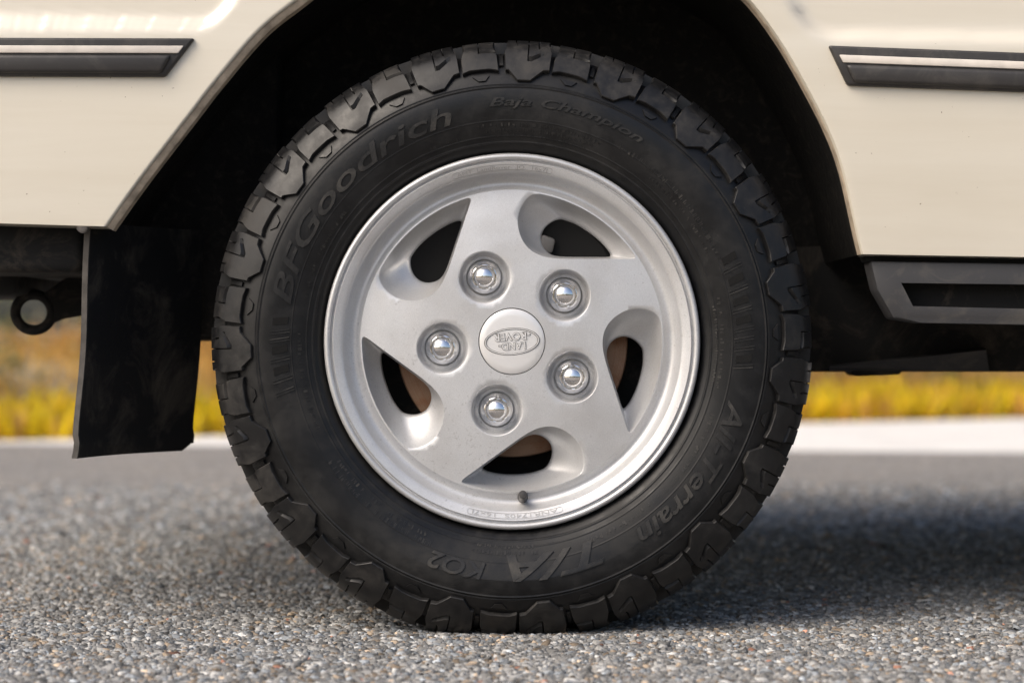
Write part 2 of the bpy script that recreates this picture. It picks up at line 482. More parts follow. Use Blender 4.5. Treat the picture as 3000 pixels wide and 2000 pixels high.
# bitumen sheet and loose stone chippings round the wheel
def chippings(sp, y_from, y_to, fade_in, fade_from, fade_to, mean, label):
    ys = np.arange(y_from, y_to, sp * 0.87)
    P = []
    for i, y in enumerate(ys):
        D = DIST + y
        hw = 0.222 * D + 0.20
        n = int(2 * hw / sp)
        xs = -hw + (np.arange(n) + (0.5 if i % 2 else 0.0)) * sp
        P.append(np.stack([xs, np.full(n, y)], 1))
    P = np.concatenate(P)
    P += rng.normal(0, sp * 0.24, P.shape)
    n = len(P)
    side_fade = np.clip((np.abs(P[:, 0]) - 0.222 * (DIST + P[:, 1]) - 0.03) / 0.17, 0, 1)
    keep = rng.random(n) > 0.05 + 0.9 * side_fade + 0.95 * np.clip((P[:, 1] - fade_from) / (fade_to - fade_from), 0, 1) + 0.95 * np.clip((y_from + fade_in - P[:, 1]) / max(fade_in, 1e-6), 0, 1)
    P = P[keep]; n = len(P)
    # unit dome: top, ring of 6 at mid height, ring of 6 at base
    K = 6
    ang = np.arange(K) * 2 * PI / K
    dome = [(0.10, 0.05, 1.0)]
    dome += [(0.74 * math.cos(a), 0.74 * math.sin(a), 0.84) for a in ang]
    dome += [(1.02 * math.cos(a + 0.4), 1.02 * math.sin(a + 0.4), -0.45) for a in ang]
    dome = np.array(dome)
    nv = len(dome)
    F = []
    for k in range(K):
        j = (k + 1) % K
        F.append((0, 1 + k, 1 + j))
        F.append((1 + k, 1 + K + k, 1 + j)); F.append((1 + j, 1 + K + k, 1 + K + j))
    F = np.array(F)
    size = np.clip(rng.lognormal(math.log(mean), 0.36, n), mean * 0.45, mean * 2.4)
    asp = rng.uniform(0.72, 1.35, n)
    hgt = np.minimum(size, 0.0045) * rng.uniform(0.45, 0.85, n)
    rot = rng.uniform(0, 2 * PI, n)
    V = np.repeat(dome[None], n, 0)
    V = V + rng.normal(0, 0.17, V.shape) * np.array([1, 1, 0.7])
    V[:, :, 0] *= (size * asp)[:, None]
    V[:, :, 1] *= (size / asp)[:, None]
    V[:, :, 2] *= hgt[:, None]
    tx, ty = rng.normal(0, 0.22, n), rng.normal(0, 0.22, n)
    V[:, :, 2] += V[:, :, 0] * tx[:, None] + V[:, :, 1] * ty[:, None]
    c, s = np.cos(rot)[:, None], np.sin(rot)[:, None]
    X = V[:, :, 0] * c - V[:, :, 1] * s + P[:, 0:1]
    Y = V[:, :, 0] * s + V[:, :, 1] * c + P[:, 1:2]
    Z = V[:, :, 2] + 0.0002 - 0.25 * hgt[:, None] + rng.normal(0, 0.0006, n)[:, None]
    # stones under the tyre are pressed flat
    near = np.exp(-((X / 0.13) ** 4)) * np.exp(-(((Y - 0.12) / 0.125) ** 6))
    Z = np.where((near > 0.3) & (Z > 0.0012), 0.0012 + (Z - 0.0012) * 0.1, Z)
    co = np.stack([X, Y, Z], 2).reshape(-1, 3)
    fa = (F[None] + (np.arange(n) * nv)[:, None, None]).reshape(-1, 3)
    me = bpy.data.meshes.new("road_chippings")
    me.vertices.add(len(co)); me.vertices.foreach_set("co", co.ravel())
    me.loops.add(fa.size); me.loops.foreach_set("vertex_index", fa.ravel().astype(np.int32))
    me.polygons.add(len(fa))
    me.polygons.foreach_set("loop_start", np.arange(0, fa.size, 3, dtype=np.int32))
    me.update(calc_edges=True)
    g = np.clip(rng.lognormal(math.log(0.235), 0.46, n), 0.045, 0.62)
    colr = np.stack([g * 1.0, g * 0.99, g * 0.96, np.ones(n)], 1)
    w = rng.random(n)
    warm = w < 0.10
    colr[warm] *= np.array([1.15, 0.92, 0.70, 1])
    cool = (w > 0.10) & (w < 0.3)
    colr[cool] *= np.array([0.90, 0.98, 1.08, 1])
    red = w > 0.996
    colr[red] *= np.array([1.35, 0.7, 0.5, 1])
    at = me.attributes.new("col", 'FLOAT_COLOR', 'POINT')
    at.data.foreach_set("color", np.repeat(colr, nv, 0).astype(np.float32).ravel())
    me.materials.append(M_STONE)
    o = link(bpy.data.objects.new("road_chippings", me))
    tag(o, label, "stone chippings", "stuff")
    return o
chippings(0.0069, -0.78, 1.6, 0.0, 0.55, 1.6, 0.0035, "grey stone chippings of the road surface round the tyre")
chippings(0.0108, 0.55, 3.1, 1.0, 1.9, 3.1, 0.0052, "grey stone chippings of the shaded road under and beyond the vehicle")


# low bank beyond the shoulder
def bank():
    v, f = [], []
    nx, ny = 90, 26
    for i in range(nx + 1):
        x = -14 + 30 * i / nx
        for j in range(ny + 1):
            t = j / ny
            y = bank_y(x) + 9.0 * t
            h = 0.32 * (1 - math.exp(-5 * t)) + 0.10 * t
            h += 0.05 * math.sin(x * 2.3 + 4 * t) * min(1, 6 * t) + 0.03 * math.sin(x * 5.1 - 9 * t) * min(1, 6 * t)
            v.append((x, y, h - 0.02 if j else -0.03))
    for i in range(nx):
        for j in range(ny):
            a = i * (ny + 1) + j
            f.append((a, a + ny + 1, a + ny + 2, a + 1))
    o = mesh_obj("verge_bank", v, f, M_SOIL)
    return tag(o, "low soil bank behind the gravel shoulder", kind="structure")
bank()

def bank_h(x, t):
    return 0.32 * (1 - math.exp(-5 * t)) + 0.10 * t

def blades(name, pts, colors, hmin, hmax, width, lean, mat, label, cat):
    V, F, C = [], [], []
    for (x, y, z), col in zip(pts, colors):
        h = random.uniform(hmin, hmax)
        a = random.uniform(0, 2 * PI)
        w = width * random.uniform(0.6, 1.4)
        dx, dy = math.cos(a) * w, math.sin(a) * w
        lx, ly = random.gauss(0, lean) * h, random.gauss(0, lean) * h
        b = len(V)
        V += [(x - dx, y - dy, z), (x + dx, y + dy, z), (x + dx * 0.7 + lx * 0.4, y + dy * 0.7 + ly * 0.4, z + h * 0.6),
              (x - dx * 0.7 + lx * 0.4, y - dy * 0.7 + ly * 0.4, z + h * 0.6), (x + lx, y + ly, z + h)]
        F += [(b, b + 1, b + 2, b + 3), (b + 3, b + 2, b + 4)]
        C += [col] * 5
    me = mesh_data(name, V, F, mat, smooth=False)
    at = me.attributes.new("col", 'FLOAT_COLOR', 'POINT')
    at.data.foreach_set("color", np.array([(c[0], c[1], c[2], 1) for c in C], np.float32).ravel())
    o = link(bpy.data.objects.new(name, me))
    return tag(o, label, cat, "stuff")

def verge():
    P, C = [], []
    for k in range(21000):
        x = random.uniform(-4.5, 5.0)
        low = random.random() < 0.45
        t = random.random() * 0.06 if low else random.random() ** 1.4 * 0.5
        y = bank_y(x) + 9 * t - 0.10
        P.append((x, y, max(-0.02, bank_h(x, max(t - 0.011, 0)) - 0.03)))
        patch = 0.5 + 0.5 * math.sin(x * 3.1 + 9 * t + 1.3 * math.sin(x * 1.7))
        if low:
            c = mixc((0.85, 0.60, 0.010), (0.64, 0.52, 0.02), random.random())
        else:
            c = mixc((0.62, 0.28, 0.06), (0.54, 0.37, 0.11), 0.6 * patch + 0.4 * random.random())
        k_ = random.uniform(0.6, 1.3)
        C.append(tuple(v * k_ for v in c))
    blades("verge_grass", P, C, 0.05, 0.17, 0.010, 0.4, M_GRASS, "yellow and tawny dry grass along the blurred verge", "grass")
    # scrub: leaf clumps over the bank
    V, F, CC = [], [], []
    for s in range(110):
        sx = random.uniform(-5.5, 6.0)
        t = random.uniform(0.035, 0.60)
        sy = bank_y(sx) + 9 * t
        sz = bank_h(sx, t)
        rad = random.uniform(0.16, 0.42)
        ht = random.uniform(0.22, 0.70)
        base = random.choice([(0.30, 0.23, 0.10), (0.20, 0.20, 0.08), (0.42, 0.22, 0.10), (0.10, 0.11, 0.06), (0.55, 0.44, 0.18), (0.34, 0.30, 0.20), (0.66, 0.55, 0.36)])
        for k in range(420):
            u = random.gauss(0, 0.42); w = random.gauss(0, 0.42); q = random.random() ** 0.8
            x = sx + u * rad * (1 - 0.4 * q); y = sy + w * rad; z = sz + q * ht - 0.03
            r = random.uniform(0.010, 0.026)
            n = Vector((random.gauss(0, 1), random.gauss(0, 1), random.gauss(0, 1))).normalized()
            a1 = n.orthogonal().normalized() * r
            a2 = n.cross(a1).normalized() * r * random.uniform(0.4, 0.8)
            c0 = Vector((x, y, z))
            b = len(V)
            V += [c0 - a1, c0 + a2, c0 + a1, c0 - a2]
            F.append((b, b + 1, b + 2, b + 3))
            kk = random.uniform(0.6, 1.5)
            CC += [tuple(v * kk for v in base)] * 4
    me = mesh_data("verge_scrub", V, F, M_LEAF, smooth=False)
    at = me.attributes.new("col", 'FLOAT_COLOR', 'POINT')
    at.data.foreach_set("color", np.array([(c[0], c[1], c[2], 1) for c in CC], np.float32).ravel())
    o = link(bpy.data.objects.new("verge_scrub", me))
    tag(o, "low olive and rust coloured scrub massed on the bank", "scrub", "stuff")
verge()

def far_trees():
    """a far-off line of trees and hedges on the camera's side of the road, mirrored in the chrome"""
    V, F, CC = [], [], []
    for s in range(34):
        x = -48 + 96 * s / 33 + random.uniform(-2, 2)
        y = -30 + random.uniform(-7, 5)
        ht = random.uniform(2.2, 6.5); rad = ht * random.uniform(0.28, 0.5)
        base = random.choice([(0.06, 0.08, 0.03), (0.09, 0.09, 0.04), (0.05, 0.065, 0.03)])
        for k in range(230):
            d = Vector((random.gauss(0, 0.5), random.gauss(0, 0.5), random.gauss(0, 0.42)))
            c0 = Vector((x + d.x * rad, y + d.y * rad, max(0.1, ht * 0.55 + d.z * ht * 0.5)))
            r = random.uniform(0.10, 0.34)
            n = Vector((random.gauss(0, 1), random.gauss(0, 1), random.gauss(0, 1))).normalized()
            a1 = n.orthogonal().normalized() * r
            a2 = n.cross(a1).normalized() * r * 0.7
            b = len(V)
            V += [c0 - a1, c0 + a2, c0 + a1, c0 - a2]
            F.append((b, b + 1, b + 2, b + 3))
            kk = random.uniform(0.6, 1.4)
            CC += [tuple(v * kk for v in base)] * 4
    me = mesh_data("far_treeline", V, F, M_LEAF, smooth=False)
    at = me.attributes.new("col", 'FLOAT_COLOR', 'POINT')
    at.data.foreach_set("color", np.array([(c[0], c[1], c[2], 1) for c in CC], np.float32).ravel())
    o = link(bpy.data.objects.new("far_treeline", me))
    tag(o, "far line of trees mirrored in the chrome wheel nuts", "trees", "stuff")
far_trees()

# ================================================================== VEHICLE
car = empty("off_road_vehicle", (0, 0, 0))
tag(car, "cream white off-road vehicle seen at its rear wheel, parked on the road", "car")

# ---- body side: skin from the arch edge outwards
def Q(X, Y):
    p = px(X, Y)
    return (p[0], p[2])
ARCH = [(312, 664), (386, 560), (460, 462), (558, 336), (628, 245), (759, 92), (875, -2), (1000, -95), (1200, -190), (1500, -240), (1800, -205),
        (2000, -120), (2120, -55), (2195, 2), (2285, 122), (2366, 262), (2428, 385), (2470, 500), (2514, 690), (2528, 745)]
arch = catmull([Q(*p) for p in ARCH], 200)
OUT = [(-510, 640), (-510, 250), (-510, -400), (-510, -1500), (300, -1500), (1500, -1500), (3000, -1500), (6500, -1500), (6500, -400), (6500, 300), (6500, 815)]
outs_n = [0, 30, 52, 62, 85, 100, 118, 136, 146, 170, 199]
outp = np.array([Q(*p) for p in OUT])
outer = np.stack([np.interp(np.arange(200), outs_n, outp[:, k]) for k in range(2)], 1)

SW = [catmull([Q(-1400, 64), Q(200, 66), Q(540, 70), Q(603, 66), Q(640, 44), Q(672, 6), Q(730, -70), Q(880, -205), Q(1120, -320), Q(1500, -375), Q(1850, -335), Q(2080, -230), Q(2230, -110),
               Q(2318, -10), Q(2345, 36), Q(2372, 74), Q(2420, 96), Q(2500, 101), Q(3000, 108), Q(6500, 170)], 420)]
def swage(x, z):
    """0 above the pressed line, 1 below it"""
    best, sgn = 9e9, 1
    for s in SW:
        d = s - np.array([x, z])
        q = (d * d).sum(1)
        i = int(q.argmin())
        if q[i] < best:
            best = q[i]
            j = min(max(i, 1), len(s) - 2)
            tx, tz = s[j + 1] - s[j - 1]
            sgn = tx * (z - s[i][1]) - tz * (x - s[i][0])
    d = math.sqrt(best) * (1 if sgn > 0 else -1)
    t = min(1, max(0, 0.5 - d / 0.020))
    return t * t * (3 - 2 * t)
def body_y(x, z):
    y = 0.012 - 0.011 * swage(x, z)
    y += 0.10 * max(0, z - 0.66) ** 2 + 0.16 * max(0, 0.62 - z) ** 2
    return y

def body_side():
    NT = 110
    ts = [0, 0.0015, 0.004] + list(0.0075 + (1 - 0.0075) * (np.linspace(0, 1, NT) ** 1.35))
    v, f = [], []
    n = len(arch)
    for k, (a, o) in enumerate(zip(arch, outer)):
        # flange turned inwards behind the edge, then the rounded edge, then the skin
        d = (o - a); dl = np.linalg.norm(d)
        x, z = a
        y0 = body_y(x, z)
        v.append((x, y0 + 0.030, z)); v.append((x, y0 + 0.0040, z))
        for t in ts[1:]:
            p = a + d * t
            yy = body_y(p[0], p[1])
            dist = t * dl
            rr = 0.004
            yy += (rr - math.sqrt(max(0, rr * rr - max(0, rr - dist) ** 2))) if dist < rr else 0
            v.append((p[0], yy, p[1]))
    m = len(ts) + 1
    for k in range(n - 1):
        for j in range(m - 1):
            f.append((k * m + j, (k + 1) * m + j, (k + 1) * m + j + 1, k * m + j + 1))
    # bottom flanges
    for k in (0, n - 1):
        b = len(v)
        for j in range(m):
            x, y, z = v[k * m + j]
            v.append((x, y + 0.03, z - 0.002))
        for j in range(1, m - 1):
            q = (k * m + j, k * m + j + 1, b + j + 1, b + j)
            f.append(q if k == 0 else q[::-1])
    o = mesh_obj("body_side_panel", v, f, M_PAINT, car, sharp=50)
    recalc(o.data)
    # grimy inner lip of the wheel arch
    v, f = [], []
    for k, a in enumerate(arch):
        nx = arch[min(k + 1, n - 1)] - arch[max(k - 1, 0)]
        nn = np.array([nx[1], -nx[0]]); nn = nn / np.linalg.norm(nn)
        y0 = body_y(*a)
        wk = float(np.interp(k, [0, 70, 120, n - 1], [1.0, 1.0, 0.25, 0.12]))
        for w, dy in ((0.0002, 0.0055), (0.0045, 0.0065), (0.0075, 0.0095), (0.008, 0.028)):
            v.append((a[0] + nn[0] * w * wk, y0 + dy, a[1] + nn[1] * w * wk))
    for k in range(n - 1):
        for j in range(3):
            f.append((k * 4 + j, k * 4 + j + 1, (k + 1) * 4 + j + 1, (k + 1) * 4 + j))
    lip = mesh_obj("arch_lip", v, f, M_LIP, o)
    return o
BODY = body_side()

# ---- bump strips with a pale insert
def strip(outl, ins, name_parent):
    o = prism("trim_strip", [Q(*p) for p in outl], -0.006, 0.012, M_TRIM, car, bev=0.003, seg=3)
    tag(o, name_parent)
    return o
s1 = strip([(-500, 112), (574, 115), (487, 228), (-500, 224)], None, "black rubbing strip behind the wheel arch")
prism("insert_strip", [Q(-500, 136), Q(543, 138), Q(526, 160), Q(-500, 158)], -0.0085, 0.0, M_INSERT, s1, bev=0.0012)
prism("strip_ridge", [Q(-500, 163), Q(508, 165), Q(478, 219), Q(-500, 216)], -0.0115, 0.0, M_TRIM, s1, bev=0.0045, seg=3)
s2 = strip([(2427, 136), (5000, 232), (5000, 345), (2483, 253)], None, "black rubbing strip ahead of the wheel arch")
prism("insert_strip", [Q(2458, 164), Q(5000, 258), Q(5000, 281), Q(2470, 187)], -0.0085, 0.0, M_INSERT, s2, bev=0.0012)
prism("strip_ridge", [Q(2476, 192), Q(5000, 287), Q(5000, 337), Q(2500, 246)], -0.0115, 0.0, M_TRIM, s2, bev=0.0045, seg=3)

# small body screw at the bottom of the rear corner
v, f = lathe([(0.0001, -0.004), (0.005, -0.003), (0.0075, 0.0), (0.008, 0.006)], 20)
sc = mesh_obj("body_screw", v, f, M_STEEL, car)
sc.location = px(243, 664, 0.014)

# ---- sill ahead of the wheel
def sill():
    y0 = 0.018
    P = lambda X, Y: (px(X, Y, y0)[0], px(X, Y, y0)[2])
    prism("sill", [P(2552, 766), P(6500, 830), P(6500, 885), P(2630, 822), P(2672, 905), P(6500, 985), P(6500, 1012), P(2700, 946), P(2620, 934), P(2572, 850)],
          y0, y0 + 0.06, M_SILL, car, bev=0.003, seg=2)
    prism("sill_recess", [P(2640, 816), P(6500, 876), P(6500, 995), P(2690, 925)], y0 + 0.030, y0 + 0.062, M_UNDER, car, bev=0.002)
    prism("sill_gap", [P(2534, 742), P(6500, 800), P(6500, 832), P(2544, 768)], 0.028, 0.07, M_GROOVE, car, bev=0.002)  # black strip standing in for the shade between body and sill
sill()

# ---- chassis, floor and inner structure
def chassis():
    bm = bmesh.new()
    y0 = 0.34
    box_bm(bm, px(2300, 0, y0)[0], 3.6, y0, y0 + 0.09, px(0, 1090, y0)[2], 0.47, 0.008)
    bm_obj("chassis_rail", bm, M_UNDER, car)
    bm = bmesh.new()
    box_bm(bm, px(252, 0, y0)[0], px(700, 0, y0)[0], y0, y0 + 0.09, px(0, 1000, y0)[2], 0.60, 0.01)
    bm_obj("chassis_rail", bm, M_UNDER, car)
    # outrigger plate, its lower face catching some light from the road
    P = lambda X, Y, yy: px(X, Y, yy)
    v = [P(2432, 1076, 0.30), P(2890, 1026, 0.30), P(2900, 1088, 0.335), P(2432, 1090, 0.335), P(2432, 1060, 0.42), P(2890, 1012, 0.42), P(2900, 1080, 0.42), P(2432, 1080, 0.42)]
    f = [(0, 3, 2, 1), (0, 1, 5, 4), (1, 2, 6, 5), (2, 3, 7, 6), (3, 0, 4, 7), (4, 5, 6, 7)]
    mesh_obj("outrigger", v, f, M_SILL, car, smooth=False)
    y1 = 0.33
    prism("body_mount", [(px(2490, 1088, y1)[0], px(0, 1080, y1)[2]), (px(2649, 0, y1)[0], px(0, 1080, y1)[2]), (px(2640, 0, y1)[0], px(0, 1098, y1)[2]), (px(2510, 0, y1)[0], px(0, 1103, y1)[2])],
          y1, y1 + 0.08, M_UNDER, car, bev=0.003)
    # floor pan and inner flanks, closing the car so that the road below lies in shade
    bm = bmesh.new()
    box_bm(bm, 0.42, 3.6, 0.07, 1.72, 0.47, 0.54)
    bm_obj("floor_pan", bm, M_UNDER, car, smooth=False)
    bm = bmesh.new()
    box_bm(bm, -0.79, 0.42, 0.36, 1.72, 0.605, 0.68)
    bm_obj("rear_floor", bm, M_UNDER, car, smooth=False)
    bm = bmesh.new()
    box_bm(bm, -0.80, 3.6, 1.70, 1.76, 0.46, 1.34)
    bm_obj("far_body_side", bm, M_PAINT, car, smooth=False)
    bm = bmesh.new()
    box_bm(bm, -0.80, 3.6, 0.06, 1.72, 1.30, 1.345)
    bm_obj("body_top", bm, M_PAINT, car, smooth=False)
    bm = bmesh.new()
    box_bm(bm, -0.815, -0.79, 0.03, 1.74, 0.47, 1.34)
    bm_obj("tail_panel", bm, M_PAINT, car, smooth=False)
    # black valance under the rear corner
    y2 = 0.05
    bm = bmesh.new()
    box_bm(bm, -0.80, px(250, 0, y2)[0], y2, 0.50, px(0, 800, y2)[2], px(0, 640, y2)[2], 0.012, 3)
    bm_obj("rear_valance", bm, M_UNDER, car)
    bm = bmesh.new()
    box_bm(bm, -0.80, px(70, 0, 0.22)[0], 0.22, 0.60, px(0, 866, 0.22)[2], px(0, 700, 0.22)[2], 0.02, 3)
    bm_obj("bumper_underside", bm, M_UNDER, car)
    # inner panel between the flap and the tyre
    bm = bmesh.new()
    box_bm(bm, px(255, 0, 0.27)[0], -0.30, 0.27, 0.335, px(0, 985, 0.27)[2], 0.75, 0.01)
    bm_obj("inner_wing", bm, M_LINER, car)
chassis()

# ---- wheel arch liner
def liner():
    v, f = [], []
    n = len(arch)
    m = 9
    c = np.array([0.0, HUB])
    for k, a in enumerate(arch):
        d = a - c
        rr = np.linalg.norm(d)
        for j in range(m):
            t = j / (m - 1)
            r2 = rr + 0.020 * min(1, t * 3) - 0.02 * t
            p = c + d / rr * r2
            v.append((p[0], 0.036 + 0.31 * t, p[1]))
    for k in range(n - 1):
        for j in range(m - 1):
            f.append((k * m + j, k * m + j + 1, (k + 1) * m + j + 1, (k + 1) * m + j))
    b = len(v)
    v.append((0, 0.346, HUB + 0.05))
    for k in range(n - 1):
        f.append((k * m + m - 1, b, (k + 1) * m + m - 1))
    o = mesh_obj("wheel_arch_liner", v, f, M_LINER, car)
liner()

# ---- mudflap hanging behind the tyre, seen obliquely
def mudflap():
    A = np.array([px(223, 1338, 0.034)[0], 0.034]); B = np.array([px(560, 1311, 0.246)[0], 0.246])
    z0 = 0.2055
    ztop = 0.485
    nx, nz = 14, 30
    th = 0.006
    d = (B - A); nrm = np.array([d[1], -d[0]]); nrm /= np.linalg.norm(nrm)   # faces the wheel
    def P(i, k, side):
        u = i / nx; t = k / nz
        p = A + d * u
        bow = 0.016 * math.sin(PI * u) * (1 - t * 0.5) + 0.004 * math.sin(7 * t + 1.0) * (1 - t)
        lean = -0.022 * (1 - t) + 0.022 * 0
        fold = 0.006 * max(0, 1 - abs(t - 0.055) / 0.05)
        p = p + nrm * (-bow + fold * 0.6 + (th if side else 0))
        x = p[0] + 0.013 * t
        zz = z0 + (ztop - z0) * t
        if k == 0:
            if i == nx: zz += 0.010
        return (x, p[1], zz)
    v, f = [], []
    for side in (0, 1):
        for i in range(nx + 1):
            for k in range(nz + 1):
                v.append(P(i, k, side))
    S = (nx + 1) * (nz + 1)
    for side in (0, 1):
        for i in range(nx):
            for k in range(nz):
                a = side * S + i * (nz + 1) + k
                f.append((a, a + 1, a + nz + 2, a + nz + 1))
    for i in range(nx):
        for k in (0, nz):
            a = i * (nz + 1) + k
            f.append((a, a + nz + 1, a + nz + 1 + S, a + S))
    for k in range(nz):
        a = nx * (nz + 1) + k
        f.append((a, a + 1, a + 1 + S, a + S))
    o = mesh_obj("mudflap", v, f, M_FLAP, car, sharp=35)
    recalc(o.data)
    # near edge, paler than the flap
    v, f = [], []
    for k in range(nz + 1):
        a, b = Vector(P(0, k, 0)), Vector(P(0, k, 1))
        w = (b - a).normalized()
        e = Vector((-0.2, -1, 0)).normalized() * 0.003
        v += [a - w * 0.001, a - w * 0.001 + e, b + w * 0.001 + e, b + w * 0.001]
    for k in range(nz):
        for j in range(3):
            f.append((k * 4 + j, k * 4 + j + 1, k * 4 + j + 5, k * 4 + j + 4))
    e = mesh_obj("flap_edge", v, f, M_FLAPEDGE, o, smooth=False)
mudflap()

# ---- tow eye
def tow_eye():
    yy = 0.30
    k = (DIST + yy) / FPX
    c = Vector(px(101, 916, yy))
    R0, r0 = 52 * k, 15 * k
    v, f = [], []
    n, m = 48, 14
    for i in range(n):
        a = 2 * PI * i / n
        for j in range(m):
            b = 2 * PI * j / m
            rr = R0 + r0 * math.cos(b)
            v.append((c.x + rr * math.cos(a) * 1.03, c.y + r0 * 1.1 * math.sin(b), c.z + rr * math.sin(a)))
    for i in range(n):
        for j in range(m):
            f.append((i * m + j, ((i + 1) % n) * m + j, ((i + 1) % n) * m + (j + 1) % m, i * m + (j + 1) % m))
    o = mesh_obj("tow_eye", v, f, M_UNDER, car)
    prism("eye_shank", [(px(X, Y, yy)[0], px(X, Y, yy)[2]) for X, Y in ((128, 862), (190, 818), (300, 800), (300, 915), (205, 925), (150, 950), (158, 925), (160, 895))],
          yy - 0.006, yy + 0.010, M_UNDER, o, bev=0.003)
tow_eye()

# ================================================================== WHEEL
wheel = empty("wheel", (0, 0, HUB), car)
tag(wheel, "silver five-spoke alloy rear wheel with black all-terrain tyre")

# ---- tyre carcass profile (r, y): outboard side bulges towards the camera
PR = [(0.2215, 0.020), (0.2235, 0.010), (0.229, 0.003), (0.238, -0.002), (0.250, -0.0060), (0.264, -0.0088), (0.279, -0.0100), (0.293, -0.0088),
      (0.306, -0.0045), (0.318, 0.0022), (0.328, 0.0112), (0.3362, 0.0225), (0.3405, 0.035), (0.3425, 0.050), (0.3433, 0.075), (0.3437, 0.11)]
prof = catmull(PR, 160)
ds = np.concatenate([[0], np.cumsum(np.linalg.norm(np.diff(prof, axis=0), axis=1))])
def prof_at(s):
    r = np.interp(s, ds, prof[:, 0]); y = np.interp(s, ds, prof[:, 1])
    e = 0.002
    dr = np.interp(s + e, ds, prof[:, 0]) - np.interp(s - e, ds, prof[:, 0])
    dy = np.interp(s + e, ds, prof[:, 1]) - np.interp(s - e, ds, prof[:, 1])
    l = math.hypot(dr, dy)
    return r, y, dy / l, -dr / l          # outward normal (nr, ny)
side = prof[:, 0].argmax()
def s_of_r(r):
    return float(np.interp(r, prof[:120, 0], ds[:120]))
def y_of_r(r):
    return float(np.interp(r, prof[:130, 0], prof[:130, 1]))
def s_of_y(y):
    i0 = 80
    return float(np.interp(y, prof[i0:, 1], ds[i0:]))

GZ = 0.0016 - HUB
def warp(p):
    """sidewall bulge above the contact patch, and the flat patch itself (wheel space)"""
    x, y, z = p
    r = math.hypot(x, z)
    phi = math.atan2(x, -z)
    w = math.exp(-(phi / 0.42) ** 2)
    t = min(1, max(0, (r - 0.228) / 0.05)) * min(1, max(0, (0.352 - r) / 0.04))
    y += (-0.0115 if y < 0.11 else 0.0115) * w * t
    if z < -0.30:
        lim = GZ
        # squeeze softly towards the road
        if z < lim:
            z = lim
    return (x, y, z)

def tyre_carcass():
    half = [(float(r), float(y)) for r, y in prof[::2]]
    # fine moulded ribs on the sidewall
    def rib(r):
        h = 0.0
        for rc, w, a in ((0.2975, 0.0010, 0.0011), (0.2995, 0.0008, -0.0008), (0.2405, 0.0007, 0.0005), (0.2335, 0.0010, 0.0008), (0.258, 0.0006, 0.0003)):
            h += a * math.exp(-((r - rc) / w) ** 2)
        return h
    fine = []
    for s in np.linspace(0, s_of_r(0.312), 190):
        r, y, nr, ny = prof_at(s)
        h = rib(r)
        fine.append((r + nr * h, y + ny * h))
    for s in np.linspace(s_of_r(0.312), ds[-1], 40)[1:]:
        r, y, nr, ny = prof_at(s)
        fine.append((r, y))
    W = 0.22
    back = [(r, W - y) for r, y in half[::-1][::2]]
    v, f = lathe(fine + back, 300)
    v = [warp(p) for p in v]
    o = mesh_obj("tyre", v, f, M_RUBBER, wheel, sharp=60)
    recalc(o.data)
    return o
tyre_carcass()

# ---- tread lugs: grids over the shoulder, each an object of its own
NP = 19
PITCH = 2 * PI / NP
def hfun(s):
    return float(np.interp(s, [s_of_r(0.302), s_of_r(0.318), s_of_r(0.334), s_of_y(0.045), ds[-1]], [0.0042, 0.0062, 0.0128, 0.0156, 0.0150]))
def lug(sin, sout, thL, thR, ucols, sipe=None, hscale=1.0):
    """sin(u): start on the sidewall; sout: end on the tread; thL/thR(t): edges in radians"""
    nt = 22
    e = 0.0013
    ts = [0, 0] + [0.011] + list(np.linspace(0.06, 0.94, nt)) + [0.988] + [1, 1]
    ft = [0, 0.84] + [1.0] * (nt + 2) + [0.84, 0]
    us = [0, 0] + ucols + [1, 1]
    fu = [0, 0.84] + [1.0] * len(ucols) + [0.84, 0]
    v, f = [], []
    for a, fa in zip(ts, ft):
        for b, fb in zip(us, fu):
            s = sin(b) + (sout(b) - sin(b)) * a
            th = thL(a) + (thR(a) - thL(a)) * b
            r, y, nr, ny = prof_at(s)
            h = hfun(s) * hscale
            k = min(fa, fb)
            hh = h * k if k > 0 else -0.002
            if sipe and sipe(a, b):
                hh -= 0.0045
            rr, yy = r + nr * hh, y + ny * hh
            v.append((rr * math.cos(th), yy, rr * math.sin(th)))
    m = len(us)
    for i in range(len(ts) - 1):
        for j in range(m - 1):
            f.append((i * m + j, i * m + j + 1, (i + 1) * m + j + 1, (i + 1) * m + j))
    return v, f

sT = s_of_y(0.052)
sT2 = s_of_y(0.044)
def dip(u):          # the V-shaped foot of the wide lug
    return s_of_r(float(np.interp(u, [0, 0.14, 0.42, 0.72, 0.92, 1], [0.3165, 0.3155, 0.3035, 0.3035, 0.3145, 0.3150])))
def flat(u):
    return s_of_r(float(np.interp(u, [0, 0.25, 0.8, 1], [0.3145, 0.3165, 0.3170, 0.3150])))
def deg(d): return R(d)
# wide lug: 0.2..9.6 deg of the pitch, narrow lug: 11.4..18.2 deg
PD = math.degrees(PITCH)
cols_w = [0.014, 0.14, 0.235, 0.246, 0.262, 0.273, 0.42, 0.484, 0.492, 0.508, 0.516, 0.60, 0.72, 0.772, 0.783, 0.799, 0.810, 0.92, 0.986]
cols_n = [0.018, 0.15, 0.25, 0.42, 0.485, 0.495, 0.515, 0.525, 0.65, 0.80, 0.90, 0.982]
wl_L = lambda t: deg(np.interp(t, [0, 0.35, 0.6, 1], [0.3, 0.2, 0.9, 0.7]))
wl_R = lambda t: deg(np.interp(t, [0, 0.35, 0.6, 1], [9.6, 9.7, 8.9, 9.1]))
nl_L = lambda t: deg(np.interp(t, [0, 0.35, 0.6, 1], [11.0, 11.2, 11.9, 11.6]))
nl_R = lambda t: deg(np.interp(t, [0, 0.35, 0.6, 1], [18.7, 18.5, 17.6, 17.9]))
